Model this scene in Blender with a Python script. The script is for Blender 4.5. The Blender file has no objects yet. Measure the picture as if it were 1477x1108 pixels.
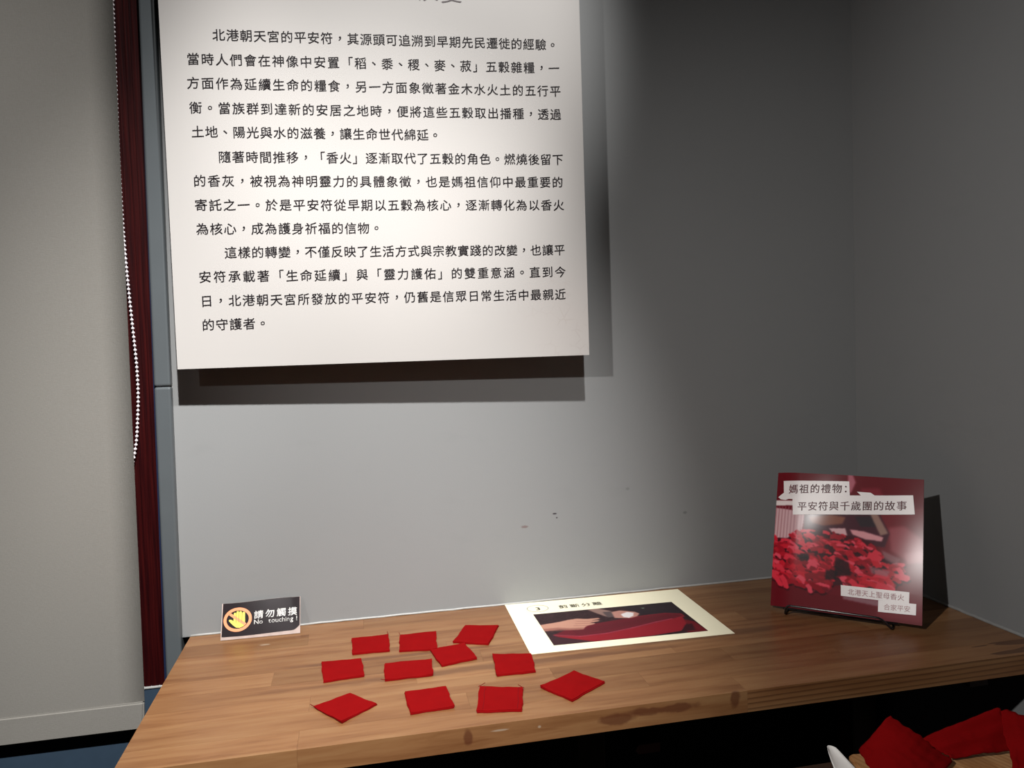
import bpy, bmesh, math, random
import numpy as np
from mathutils import Vector, Matrix
random.seed(7)
C = bpy.context.scene.collection
scene = bpy.context.scene

# ------------------------------------------------------------------ camera, world, lights, exposure
# units: metres; the table top is z = 0, the back wall is y = 0, the table's back left corner is x = 0
cam_d = bpy.data.cameras.new('camera')
cam_d.sensor_width = 36.0
cam_d.lens = 1114.0355 / 1477.0 * 36.0
cam_d.clip_start = 0.02
cam = bpy.data.objects.new('camera', cam_d)
C.objects.link(cam)
R0 = Vector((0.9789902, -0.2011995, -0.0331203))
U0 = Vector((0.0414521, 0.0373385, 0.9984426)).normalized()
F0 = Vector((0.1996495, 0.9788384, -0.0448941))
m = Matrix((R0, U0, -F0)).transposed().to_4x4()
m.translation = Vector((0.2572, -1.2192, 0.4152))
cam.matrix_world = m
scene.camera = cam
scene.view_settings.view_transform = 'Standard'
scene.view_settings.look = 'None'
scene.view_settings.gamma = 1.0
scene.view_settings.use_curve_mapping = False
scene.view_settings.exposure = 0.0

w = bpy.data.worlds.new('dim_room')
scene.world = w
w.use_nodes = True
w.node_tree.nodes['Background'].inputs[0].default_value = (0.95, 0.98, 1.0, 1)
w.node_tree.nodes['Background'].inputs[1].default_value = 0.001

def lamp(name, loc, aim, power, size_deg, blend, radius, col):
    d = bpy.data.lights.new(name, 'SPOT')
    d.energy = power
    d.spot_size = math.radians(size_deg)
    d.spot_blend = blend
    d.shadow_soft_size = radius
    d.color = col
    o = bpy.data.objects.new(name, d)
    C.objects.link(o)
    o.location = loc
    o.rotation_euler = (Vector(aim) - Vector(loc)).to_track_quat('-Z', 'Y').to_euler()
    return o

lamp('ceiling_spot_light', (0.37, -1.6, 2.28), (0.17, -0.07, 0.10), 560, 30.2, 1.0, 0.03, (1.0, 0.985, 0.96))
lamp('added_poster_light', (0.60, -1.6, 2.28), (0.37, -0.05, 0.96), 230, 21, 0.75, 0.03, (1.0, 0.985, 0.96))  # extra lamp, added to brighten the upper part of the poster
lamp('window_side_spot_light', (0.80, -1.6, 2.28), (-0.44, 0.0, 0.38), 280, 28, 1.0, 0.03, (1.0, 0.985, 0.96))
lamp('side_spot_light', (-0.57, -1.3, 1.15), (1.11, -0.44, 0.0), 80, 72, 1.0, 0.02, (1.0, 0.97, 0.94))


# ------------------------------------------------------------------ helpers
def lin(c):
    return tuple(((x / 255.0) / 12.92 if x / 255.0 <= 0.04045 else ((x / 255.0 + 0.055) / 1.055) ** 2.4) for x in c)

def link(name, me, mat=None, parent=None, kind=None):
    o = bpy.data.objects.new(name, me)
    C.objects.link(o)
    if mat is not None and not me.materials:
        me.materials.append(mat)
    if parent is not None:
        o.parent = parent
    if kind:
        o['kind'] = kind
    return o

def thing(name, label, cat, loc=(0, 0, 0), rz=0.0, group=None):
    o = bpy.data.objects.new(name, None)
    o.empty_display_size = 0.02
    C.objects.link(o)
    o.location = loc
    o.rotation_euler = (0, 0, rz)
    o['label'] = label
    o['category'] = cat
    if group:
        o['group'] = group
    return o

def tag(o, label, cat, group=None):
    o['label'] = label
    o['category'] = cat
    if group:
        o['group'] = group
    return o

def bm_mesh(name, bm, smooth=False):
    me = bpy.data.meshes.new(name)
    bmesh.ops.recalc_face_normals(bm, faces=bm.faces)
    bm.to_mesh(me)
    bm.free()
    if smooth:
        for p in me.polygons:
            p.use_smooth = True
    return me

def box_bm(x0, x1, y0, y1, z0, z1, bev=0.0, seg=2, bm=None):
    own = bm is None
    if own:
        bm = bmesh.new()
    r = bmesh.ops.create_cube(bm, size=1.0)
    vs = r['verts']
    for v in vs:
        v.co = Vector(((x0 + x1) / 2 + v.co.x * (x1 - x0), (y0 + y1) / 2 + v.co.y * (y1 - y0), (z0 + z1) / 2 + v.co.z * (z1 - z0)))
    if bev > 0:
        es = list({e for v in vs for e in v.link_edges})
        bmesh.ops.bevel(bm, geom=es, offset=bev, segments=seg, affect='EDGES', profile=0.5)
    return bm

def box(name, b, mat, parent=None, bev=0.0, kind=None, seg=2):
    return link(name, bm_mesh(name, box_bm(*b, bev=bev, seg=seg)), mat, parent, kind)

def prism_mesh(name, pts_bottom, pts_top):
    """solid between two rings of equal length"""
    n = len(pts_bottom)
    vs = list(pts_bottom) + list(pts_top)
    fs = [tuple(range(n))[::-1], tuple(range(n, 2 * n))] + [(i, (i + 1) % n, n + (i + 1) % n, n + i) for i in range(n)]
    me = bpy.data.meshes.new(name)
    me.from_pydata([tuple(v) for v in vs], [], fs)
    bm = bmesh.new(); bm.from_mesh(me)
    bmesh.ops.recalc_face_normals(bm, faces=bm.faces)
    bm.to_mesh(me); bm.free()
    return me

def tube_mesh(name, pts, r, n=8, closed=False):
    pts = [Vector(p) for p in pts]
    N = len(pts)
    vs, fs = [], []
    ref = None
    for i, p in enumerate(pts):
        if closed:
            t = (pts[(i + 1) % N] - pts[i - 1]).normalized()
        else:
            t = (pts[min(i + 1, N - 1)] - pts[max(i - 1, 0)]).normalized()
        if ref is None:
            ref = t.orthogonal().normalized()
        ref = (ref - t * ref.dot(t))
        ref = ref.normalized() if ref.length > 1e-6 else t.orthogonal().normalized()
        b = t.cross(ref)
        for k in range(n):
            a = 2 * math.pi * k / n
            vs.append(tuple(p + ref * math.cos(a) * r + b * math.sin(a) * r))
    for i in range(N if closed else N - 1):
        j = (i + 1) % N
        for k in range(n):
            l = (k + 1) % n
            fs.append((i * n + k, i * n + l, j * n + l, j * n + k))
    if not closed:
        fs.append(tuple(range(n))[::-1]); fs.append(tuple((N - 1) * n + k for k in range(n)))
    me = bpy.data.meshes.new(name)
    me.from_pydata(vs, [], fs)
    for p in me.polygons:
        p.use_smooth = True
    return me

def round_path(pts, r, k=5):
    out = [Vector(pts[0])]
    for i in range(1, len(pts) - 1):
        a, b, c = Vector(pts[i - 1]), Vector(pts[i]), Vector(pts[i + 1])
        d1 = (a - b).normalized(); d2 = (c - b).normalized()
        p1 = b + d1 * r; p2 = b + d2 * r
        for j in range(k + 1):
            t = j / k
            out.append(p1 * (1 - t) ** 2 + b * 2 * t * (1 - t) + p2 * t * t)
    out.append(Vector(pts[-1]))
    return out

# ------------------------------------------------------------------ materials
class NT:
    def __init__(self, name):
        self.m = bpy.data.materials.new(name)
        self.m.use_nodes = True
        self.t = self.m.node_tree
        self.b = self.t.nodes['Principled BSDF']
    def n(self, typ, **kw):
        x = self.t.nodes.new(typ)
        for k, v in kw.items():
            setattr(x, k, v)
        return x
    def l(self, a, b):
        self.t.links.new(a, b)
    def pos(self, scale=(1, 1, 1), rot=(0, 0, 0), loc=(0, 0, 0)):
        g = self.n('ShaderNodeNewGeometry'); mp = self.n('ShaderNodeMapping')
        mp.inputs['Scale'].default_value = scale
        mp.inputs['Rotation'].default_value = rot
        mp.inputs['Location'].default_value = loc
        self.l(g.outputs['Position'], mp.inputs['Vector'])
        return mp.outputs[0]
    def noise(self, vec, scale=5, detail=4, rough=0.5, dist=0):
        x = self.n('ShaderNodeTexNoise')
        x.inputs['Scale'].default_value = scale
        x.inputs['Detail'].default_value = detail
        x.inputs['Roughness'].default_value = rough
        x.inputs['Distortion'].default_value = dist
        if vec is not None:
            self.l(vec, x.inputs['Vector'])
        return x.outputs['Fac']
    def ramp(self, fac, stops):
        r = self.n('ShaderNodeValToRGB')
        e = r.color_ramp.elements
        while len(e) < len(stops):
            e.new(0.5)
        for el, (p, c) in zip(e, stops):
            el.position = p
            el.color = (*c, 1) if len(c) == 3 else c
        self.l(fac, r.inputs[0])
        return r.outputs[0]
    def mix(self, fac, a, b, mode='MIX'):
        x = self.n('ShaderNodeMix', data_type='RGBA', blend_type=mode)
        for s, v in ((0, fac), (6, a), (7, b)):
            if isinstance(v, (int, float)):
                x.inputs[s].default_value = v
            elif isinstance(v, tuple):
                x.inputs[s].default_value = (*v, 1)
            else:
                self.l(v, x.inputs[s])
        return x.outputs[2]
    def math(self, op, a, b=None, clamp=False):
        x = self.n('ShaderNodeMath', operation=op)
        x.use_clamp = clamp
        for s, v in ((0, a), (1, b)):
            if v is None:
                continue
            if isinstance(v, (int, float)):
                x.inputs[s].default_value = v
            else:
                self.l(v, x.inputs[s])
        return x.outputs[0]
    def blob(self, c, radii, soft=0.4, wob=None, amt=0.0):
        """1 inside an ellipsoid spot at c (world), 0 outside"""
        g = self.n('ShaderNodeNewGeometry')
        s = self.n('ShaderNodeVectorMath', operation='SUBTRACT'); s.inputs[1].default_value = c
        self.l(g.outputs['Position'], s.inputs[0])
        d = self.n('ShaderNodeVectorMath', operation='DIVIDE'); d.inputs[1].default_value = radii
        self.l(s.outputs[0], d.inputs[0])
        L = self.n('ShaderNodeVectorMath', operation='LENGTH'); self.l(d.outputs[0], L.inputs[0])
        v = L.outputs['Value']
        if wob is not None:
            v = self.math('ADD', v, self.math('MULTIPLY', self.math('SUBTRACT', wob, 0.5), amt))
        r = self.n('ShaderNodeMapRange'); r.inputs[1].default_value = 1 - soft; r.inputs[2].default_value = 1.0
        r.inputs[3].default_value = 1.0; r.inputs[4].default_value = 0.0
        self.l(v, r.inputs[0])
        return r.outputs[0]
    def bump(self, h, strength=0.2, dist=0.001):
        b = self.n('ShaderNodeBump'); b.inputs['Strength'].default_value = strength; b.inputs['Distance'].default_value = dist
        self.l(h, b.inputs['Height']); self.l(b.outputs[0], self.b.inputs['Normal'])
    def set(self, color=None, rough=None, spec=None, **kw):
        if color is not None:
            if isinstance(color, tuple):
                self.b.inputs['Base Color'].default_value = (*color, 1)
            else:
                self.l(color, self.b.inputs['Base Color'])
        if rough is not None:
            self.b.inputs['Roughness'].default_value = rough
        if spec is not None:
            self.b.inputs['Specular IOR Level'].default_value = spec
        for k, v in kw.items():
            self.b.inputs[k].default_value = v
        return self.m

def simple(name, col, rough=0.6, spec=0.4, var=0.08, scale=40, **kw):
    t = NT(name)
    f = t.noise(t.pos(), scale, 3)
    c = t.mix(f, tuple(x * (1 - var) for x in col), tuple(min(1, x * (1 + var)) for x in col))
    return t.set(c, rough, spec, **kw)

def wall_material(name, base, marks=False):
    t = NT(name)
    f = t.noise(t.pos(), 2.3, 3)
    c = t.mix(f, tuple(x * 0.95 for x in base), tuple(x * 1.05 for x in base))
    f2 = t.noise(t.pos(scale=(1, 1, 2.2)), 14, 5, 0.6)
    c = t.mix(t.ramp(f2, [(0.58, (0, 0, 0)), (0.8, (0.22, 0.22, 0.22))]), c, tuple(x * 0.82 for x in base))
    if marks:
        wob = t.noise(t.pos(), 300, 2)
        for cc, rr, col in (((0.5701, 0, 0.1434), (0.0045, 0.02, 0.0016), (0.03, 0.02, 0.03)),
                            ((0.5734, 0, 0.1363), (0.0018, 0.02, 0.0016), (0.04, 0.03, 0.04)),
                            ((0.5193, 0, 0.1256), (0.0075, 0.02, 0.0028), (0.175, 0.135, 0.135)),
                            ((0.799, 0, 0.128), (0.004, 0.02, 0.003), tuple(x * 0.7 for x in base)),
                            ((0.697, 0, 0.176), (0.004, 0.02, 0.003), tuple(x * 0.8 for x in base))):
            c = t.mix(t.blob(cc, rr, 0.5, wob, 0.8), c, col)
    h = t.noise(t.pos(), 420, 4, 0.6)
    t.bump(h, 0.18, 0.0006)
    return t.set(c, 0.62, 0.35)

M = {}
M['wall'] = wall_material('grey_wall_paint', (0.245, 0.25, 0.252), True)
M['wall_right'] = wall_material('grey_wall_paint_dimmed', (0.19, 0.194, 0.196))  # same paint as the back wall, darkened to offset the strong side lamp
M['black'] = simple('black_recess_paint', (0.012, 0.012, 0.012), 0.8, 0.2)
M['floor'] = simple('dark_floor', (0.03, 0.03, 0.035), 0.6)
M['caulk'] = simple('white_caulk', (0.36, 0.36, 0.35), 0.4, 0.4, 0.15, 120)
M['sill'] = simple('blue_grey_sill_paint', lin((44, 60, 76)), 0.6, 0.4, 0.12, 60)
M['blue'] = simple('navy_blue_edge_paint', lin((24, 34, 60)), 0.45)
M['trim'] = simple('blue_grey_trim_paint', lin((82, 87, 90)), 0.36, 0.5, 0.06, 30)

t = NT('dark_red_varnished_wood')
v = t.pos(scale=(1, 1, 0.03))
wv = t.noise(v, 300, 2, 0.5, 0.0)
c = t.ramp(wv, [(0.30, lin((26, 2, 4))), (0.55, lin((42, 5, 6))), (0.80, lin((54, 10, 9)))])
t.bump(wv, 0.3, 0.0008)
M['red_wood'] = t.set(c, 0.4, 0.2)

t = NT('beige_blind_fabric')
g1 = t.noise(t.pos(scale=(1, 1, 14)), 210, 2)
g2 = t.noise(t.pos(scale=(14, 1, 1)), 210, 2)
wv = t.math('ADD', g1, g2)
big = t.noise(t.pos(), 3.0, 3)
c = t.mix(big, lin((129, 127, 123)), lin((138, 136, 132)))
c = t.mix(t.math('MULTIPLY', wv, 0.35), c, lin((106, 101, 93)))
t.bump(wv, 0.35, 0.0005)
M['blind'] = t.set(c, 0.9, 0.1)
M['bead'] = simple('white_plastic_bead', (0.62, 0.57, 0.60), 0.3, 0.5)

def wood(name, stops, grain_rot=0.0, edge_stripes=True, rough=0.36, along='x', sc=1.0):
    t = NT(name)
    oi = t.n('ShaderNodeObjectInfo')
    # every stave gets its own slice of the grain
    g = t.n('ShaderNodeNewGeometry')
    cmb = t.n('ShaderNodeCombineXYZ')
    t.l(t.math('MULTIPLY', oi.outputs['Random'], 13.0), cmb.inputs[2])
    t.l(t.math('MULTIPLY', oi.outputs['Random'], 37.0), cmb.inputs[0])
    ad = t.n('ShaderNodeVectorMath', operation='ADD')
    t.l(g.outputs['Position'], ad.inputs[0]); t.l(cmb.outputs[0], ad.inputs[1])
    mp = t.n('ShaderNodeMapping')
    mp.inputs['Scale'].default_value = (0.09 * sc, 1 * sc, 1 * sc) if along == 'x' else (1 * sc, 0.09 * sc, 1 * sc)
    mp.inputs['Rotation'].default_value = (0, 0, grain_rot)
    t.l(ad.outputs[0], mp.inputs[0])
    v = mp.outputs[0]
    fine = t.noise(v, 520, 3, 0.6)
    mid = t.noise(v, 70, 4, 0.55, 0.6)
    f = t.math('ADD', t.math('MULTIPLY', fine, 0.14), t.math('MULTIPLY', mid, 0.86))
    c = t.ramp(f, stops)
    # tone of the single stave
    tone = t.ramp(oi.outputs['Random'], [(0, (0.80, 0.76, 0.70)), (0.5, (1.0, 0.98, 0.95)), (1, (1.10, 1.10, 1.08))])
    c = t.mix(1.0, c, tone, 'MULTIPLY')
    # sparse knots
    vo = t.n('ShaderNodeTexVoronoi'); vo.inputs['Scale'].default_value = 7.5
    mp2 = t.n('ShaderNodeMapping'); mp2.inputs['Scale'].default_value = (0.45, 1, 1) if along == 'x' else (1, .45, 1)
    t.l(g.outputs['Position'], mp2.inputs[0]); t.l(mp2.outputs[0], vo.inputs['Vector'])
    kn = t.ramp(vo.outputs['Distance'], [(0.022, (0.7, 0.7, 0.7)), (0.06, (0, 0, 0))])
    c = t.mix(kn, c, tuple(x * 0.35 for x in stops[0][1]))
    t.bump(fine, 0.06, 0.0003)
    return t, c

wstops = [(0.28, (0.15, 0.060, 0.022)), (0.48, (0.225, 0.106, 0.044)), (0.72, (0.275, 0.148, 0.066))]
t, c = wood('laminated_pine', wstops)
# brown varnish stains on the front edge and a pale sticky spot, wear of their own shape
wob = t.noise(t.pos(), 38, 3)
wob2 = t.noise(t.pos(scale=(0.3, 1, 1)), 60, 3)
for cc, rr, amt in (((0.535, -0.389, -0.013), (0.030, 0.006, 0.007), 1.0), ((0.60, -0.389, -0.009), (0.06, 0.006, 0.006), 1.1),
                    ((0.684, -0.389, -0.009), (0.007, 0.006, 0.013), 1.0), ((0.364, -0.389, -0.011), (0.006, 0.006, 0.012), 0.9)):
    c = t.mix(t.math('MULTIPLY', t.blob(cc, rr, 0.35, wob, amt * 1.8), 0.65), c, (0.075, 0.018, 0.009))
for cc, rr in (((0.115, -0.067, 0.0), (0.008, 0.003, 0.003)), ((0.445, -0.389, -0.010), (0.0025, 0.003, 0.002)), ((0.400, -0.389, -0.008), (0.012, 0.003, 0.0014))):
    c = t.mix(t.math('MULTIPLY', t.blob(cc, rr, 0.4, wob, 0.5), 0.6), c, (0.40, 0.32, 0.24))
# darker heart streaks running along the boards
for cc, rr in (((0.42, -0.235, 0), (0.33, 0.012, 0.01)), ((0.75, -0.215, 0), (0.22, 0.014, 0.01)), ((0.30, -0.165, 0), (0.20, 0.007, 0.01))):
    c = t.mix(t.math('MULTIPLY', t.blob(cc, rr, 0.6, wob2, 1.2), 0.75), c, (0.115, 0.047, 0.02))
M['pine'] = t.set(c, 0.36, 0.45)

# the front edge at the right shows dark annual rings
t2, c2 = wood('laminated_pine_ringed_edge', wstops)
g = t2.n('ShaderNodeNewGeometry')
wv = t2.n('ShaderNodeTexWave', bands_direction='Z', wave_profile='SAW')
mp = t2.n('ShaderNodeMapping'); mp.inputs['Scale'].default_value = (0.12, 1, 1); mp.inputs['Rotation'].default_value = (0, 0.05, 0)
t2.l(g.outputs['Position'], mp.inputs[0]); t2.l(mp.outputs[0], wv.inputs['Vector'])
wv.inputs['Scale'].default_value = 48; wv.inputs['Distortion'].default_value = 1.2; wv.inputs['Detail'].default_value = 2
rr_ = t2.ramp(wv.outputs['Fac'], [(0.55, (0, 0, 0)), (1.0, (0.85, 0.85, 0.85))])
c2 = t2.mix(rr_, c2, (0.075, 0.028, 0.012))
M['pine_ring'] = t2.set(c2, 0.4, 0.4)

t, c = wood('tray_pine', [(0.3, (0.30, 0.14, 0.055)), (0.5, (0.46, 0.24, 0.10)), (0.7, (0.56, 0.33, 0.16))], along='y', grain_rot=0.25)
g = t.n('ShaderNodeNewGeometry')
wv = t.n('ShaderNodeTexWave', bands_direction='X', wave_profile='SIN')
mp = t.n('ShaderNodeMapping'); mp.inputs['Rotation'].default_value = (0, 0, -0.3)
t.l(g.outputs['Position'], mp.inputs[0]); t.l(mp.outputs[0], wv.inputs['Vector'])
wv.inputs['Scale'].default_value = 46; wv.inputs['Distortion'].default_value = 1.5
c = t.mix(t.ramp(wv.outputs['Fac'], [(0.5, (0, 0, 0)), (1.0, (0.6, 0.6, 0.6))]), c, (0.30, 0.12, 0.04))
M['tray'] = t.set(c, 0.45, 0.35)
M['dark_wood'] = simple('dark_brown_wood', (0.055, 0.030, 0.02), 0.5, 0.3, 0.3, 60)
M['oxblood'] = simple('oxblood_painted_wood', (0.006, 0.002, 0.0015), 0.9, 0.02, 0.2, 50)

# poster sheet: thin paper that lets a little light through, faint blossom print in its lower right corner
t = NT('poster_paper')
base = (0.445, 0.425, 0.41)
pb = t.blob((0.60, -0.06, 0.46), (0.12, 0.2, 0.11), 0.9)
pn = t.n('ShaderNodeTexVoronoi', feature='DISTANCE_TO_EDGE'); pn.inputs['Scale'].default_value = 55
t.l(t.pos(), pn.inputs['Vector'])
ln = t.ramp(pn.outputs['Distance'], [(0.0, (1, 1, 1)), (0.06, (0, 0, 0))])
ns = t.ramp(t.noise(t.pos(), 28, 3), [(0.5, (0, 0, 0)), (0.62, (1, 1, 1))])
msk = t.math('MULTIPLY', t.math('MULTIPLY', pb, ns), ln)
c = t.mix(t.math('MULTIPLY', pb, 0.35), base, (0.475, 0.425, 0.40))
c = t.mix(t.math('MULTIPLY', msk, 0.28), c, (0.33, 0.26, 0.24))
t.set(c, 0.42, 0.35)
M['poster'] = t.m
M['panel'] = simple('black_backing_panel', (0.012, 0.010, 0.010), 0.5, 0.3)
M['ink'] = simple('black_ink', (0.022, 0.016, 0.02), 0.5, 0.3)
M['ink_soft'] = simple('grey_ink', (0.10, 0.08, 0.085), 0.5, 0.3)
M['ink_maroon'] = simple('maroon_ink', lin((96, 26, 34)), 0.4, 0.3)
M['ink_faded'] = simple('faded_maroon_ink', lin((176, 128, 132)), 0.4, 0.3)
M['label_white'] = simple('printed_white', (0.84, 0.78, 0.77), 0.35, 0.4, 0.02)
M['card'] = simple('cream_card', lin((243, 236, 207)), 0.5, 0.3, 0.02)
M['edge_paper'] = simple('page_edges', (0.75, 0.68, 0.64), 0.7, 0.2, 0.12, 300)
M['wire'] = simple('black_lacquered_wire', (0.010, 0.009, 0.010), 0.18, 0.6)
M['sign_black'] = simple('glossy_black_laminate', (0.010, 0.005, 0.007), 0.36, 0.10, 0.4, 70)
M['sign_clear'] = simple('clear_film_edge', (0.40, 0.31, 0.28), 0.2, 0.6, 0.25, 90)
M['sign_orange'] = simple('salmon_print', lin((222, 140, 96)), 0.4, 0.3, 0.03)
M['sign_yellow'] = simple('yellow_print', lin((205, 199, 84)), 0.4, 0.3, 0.03)
M['sign_line'] = simple('ochre_print', lin((150, 122, 36)), 0.4, 0.3, 0.03)
M['sign_white'] = simple('white_print', (0.72, 0.70, 0.68), 0.4, 0.3, 0.02)
M['porcelain'] = simple('white_paper', (0.82, 0.80, 0.77), 0.6, 0.3, 0.03)

t = NT('red_cloth')
a = t.noise(t.pos(scale=(1, 12, 1)), 420, 2)
b_ = t.noise(t.pos(scale=(12, 1, 1)), 420, 2)
wv = t.math('ADD', a, b_)
f = t.noise(t.pos(), 60, 3)
c = t.mix(f, (0.21, 0.0028, 0.0035), (0.28, 0.0045, 0.005))
c = t.mix(t.math('MULTIPLY', wv, 0.35), c, (0.15, 0.002, 0.003))
t.bump(wv, 0.5, 0.0006)
M['cloth'] = t.set(c, 0.9, 0.03)
M['thread'] = simple('dark_red_thread', (0.13, 0.004, 0.006), 0.9, 0.1)

def vcol_material(name, rough, spec, coat=0.0):
    t = NT(name)
    a = t.n('ShaderNodeVertexColor'); a.layer_name = 'Col'
    t.set(None, rough, spec)
    t.l(a.outputs[0], t.b.inputs['Base Color'])
    t.b.inputs['Coat Weight'].default_value = coat
    t.b.inputs['Coat Roughness'].default_value = 0.16
    return t.m
M['cover'] = vcol_material('glossy_printed_cover', 0.5, 0.1, 0.10)
M['photo'] = vcol_material('printed_photo', 0.5, 0.3)

# ------------------------------------------------------------------ flat lettering
_tc = bpy.data.curves.new('glyph_source', 'FONT')
_tc.resolution_u = 3
_to = bpy.data.objects.new('glyph_source', _tc)
C.objects.link(_to)
_cache = {}
def glyph(ch, bold=0.0):
    """outline of one character; bold stamps it several times a little apart"""
    if bold:
        vs0, fs0 = glyph(ch)
        V, F = [], []
        for dx, dy in ((-1, 0), (1, 0), (0, -0.6), (0, 0.6)):
            b = len(V)
            V += [(x + dx * bold, y + dy * bold) for x, y in vs0]
            F += [tuple(i + b for i in f) for f in fs0]
        return V, F
    k = (ch, bold)
    if k not in _cache:
        _tc.body = ch
        _to.update_tag()
        dg = bpy.context.evaluated_depsgraph_get()
        dg.update()
        ev = _to.evaluated_get(dg)
        me = ev.to_mesh()
        vs = [(v.co.x, v.co.y) for v in me.vertices]
        fs = [tuple(p.vertices) for p in me.polygons]
        ev.to_mesh_clear()
        _cache[k] = (vs, fs)
    return _cache[k]

CENTRED = '。，、'
def text_on(name, mat, parent, fn, items, bold=0.0, rise=0.0, xs=1.0):
    """items: (char, centre u, centre v, em size); fn maps (u, v) to a 3D point"""
    V, F = [], []
    for ch, cu, cv, em in items:
        if ch == ' ':
            continue
        vs, fs = glyph(ch, bold)
        if not vs:
            continue
        ox, oy = 0.5, 0.38
        if ch in CENTRED or ord(ch) < 128:
            ox = (min(p[0] for p in vs) + max(p[0] for p in vs)) / 2
            if ch in CENTRED:
                oy = (min(p[1] for p in vs) + max(p[1] for p in vs)) / 2
        b = len(V)
        for x, y in vs:
            dx = (x - ox) * em * xs
            dy = (y - oy) * em + rise * dx
            V.append(fn(cu + dx, cv + dy))
        F += [tuple(i + b for i in f) for f in fs]
    me = bpy.data.meshes.new(name)
    me.from_pydata([tuple(v) for v in V], [], F)
    return link(name, me, mat, parent)

def flat_poly(name, mat, parent, fn, polys, div=1):
    V, F = [], []
    for pl in polys:
        b = len(V)
        V += [fn(*q) for q in pl]
        F.append(tuple(range(b, b + len(pl))))
    me = bpy.data.meshes.new(name)
    me.from_pydata([tuple(v) for v in V], [], F)
    return link(name, me, mat, parent)

def grid_patch(name, mat, parent, fn, quad, nu=12, nv=4):
    """quad in (u, v): TL, TR, BR, BL; follows a curved surface"""
    V, F = [], []
    for j in range(nv + 1):
        for i in range(nu + 1):
            a, b = i / nu, j / nv
            u = (quad[0][0] * (1 - a) + quad[1][0] * a) * (1 - b) + (quad[3][0] * (1 - a) + quad[2][0] * a) * b
            v = (quad[0][1] * (1 - a) + quad[1][1] * a) * (1 - b) + (quad[3][1] * (1 - a) + quad[2][1] * a) * b
            V.append(tuple(fn(u, v)))
    for j in range(nv):
        for i in range(nu):
            k = j * (nu + 1) + i
            F.append((k, k + 1, k + nu + 2, k + nu + 1))
    me = bpy.data.meshes.new(name)
    me.from_pydata(V, [], F)
    for p in me.polygons:
        p.use_smooth = True
    return link(name, me, mat, parent)

# ------------------------------------------------------------------ the room
XR = 1.1284
def xr(y):
    return XR + 0.0192 * (-y)
me = prism_mesh('wall_back', [(-0.0125, 0, 0), (XR + 0.12, 0, 0), (XR + 0.12, 0.10, 0), (-0.0125, 0.10, 0)],
                [(0.0015, 0, 1.75), (XR + 0.12, 0, 1.75), (XR + 0.12, 0.10, 1.75), (0.0015, 0.10, 1.75)])
link('wall_back', me, M['wall'], kind='structure')
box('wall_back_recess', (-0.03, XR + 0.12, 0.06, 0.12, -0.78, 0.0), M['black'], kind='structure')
me = prism_mesh('wall_right', [(xr(0), 0, -0.78), (xr(-3), -3, -0.78), (xr(-3) + 0.1, -3, -0.78), (XR + 0.1, 0.12, -0.78), (XR, 0.12, -0.78)],
                [(xr(0), 0, 1.75), (xr(-3), -3, 1.75), (xr(-3) + 0.1, -3, 1.75), (XR + 0.1, 0.12, 1.75), (XR, 0.12, 1.75)])
link('wall_right', me, M['wall_right'], kind='structure')
box('floor', (-1.6, 1.4, -3.0, 0.12, -0.83, -0.78), M['floor'], kind='structure')
box('wall_under_window', (-1.6, -0.0078, 0.0, 0.10, -0.78, -0.0715), M['sill'], kind='structure')
# rounded pilaster strip between window and wall
def sheared(name, b, mat, k, bev):
    bm = box_bm(*b, bev=bev, seg=3)
    for v in bm.verts:
        v.co.x += k * v.co.z
    return link(name, bm_mesh(name, bm, False), mat, kind='structure')
sheared('trim_1', (-0.0340, -0.0108, -0.011, 0.06, -0.78, 0.377), M['trim'], 0.0115, 0.0035)
sheared('trim_2', (-0.0340, -0.0108, -0.011, 0.06, 0.3776, 1.75), M['trim'], 0.0115, 0.0035)
# navy painted edge widening towards the bottom
me = prism_mesh('trim_3', [(-0.0385, -0.004, -0.0715), (-0.030, -0.004, -0.0715), (-0.030, 0.05, -0.0715), (-0.0385, 0.05, -0.0715)],
                [(-0.0202, -0.004, 1.2), (-0.018, -0.004, 1.2), (-0.018, 0.05, 1.2), (-0.0202, 0.05, 1.2)])
link('trim_3', me, M['blue'], kind='structure')
# window: varnished jamb with reeded face
win = bpy.data.objects.new('window_1', None); C.objects.link(win); win['kind'] = 'structure'
bm = bmesh.new()
xs = [-0.125, -0.0885, -0.0875, -0.0685, -0.0675, -0.0585, -0.0575, -0.0475, -0.0465, -0.0395, -0.0385, -0.0265]
for i in range(0, len(xs) - 1):
    groove = i % 2 == 1
    y0 = 0.0025 if groove else 0.001
    box_bm(xs[i], xs[i + 1], y0, 0.06, -0.0695, 1.75, bm=bm)
link('window_frame', bm_mesh('window_frame', bm), M['red_wood'], win)
box('window_bottom_rail', (-1.5, -0.125, 0.004, 0.06, -0.0695, 0.0), M['red_wood'], win)
t = NT('night_window_glass'); M['glass'] = t.set((0.02, 0.025, 0.03), 0.08, 0.5)
box('window_pane', (-1.5, -0.125, 0.03, 0.036, 0.0, 1.75), M['glass'], win)
box('caulk_line', (-0.14, -0.036, -0.0015, 0.004, -0.0722, -0.0692), M['caulk'], win, bev=0.0008)

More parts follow.
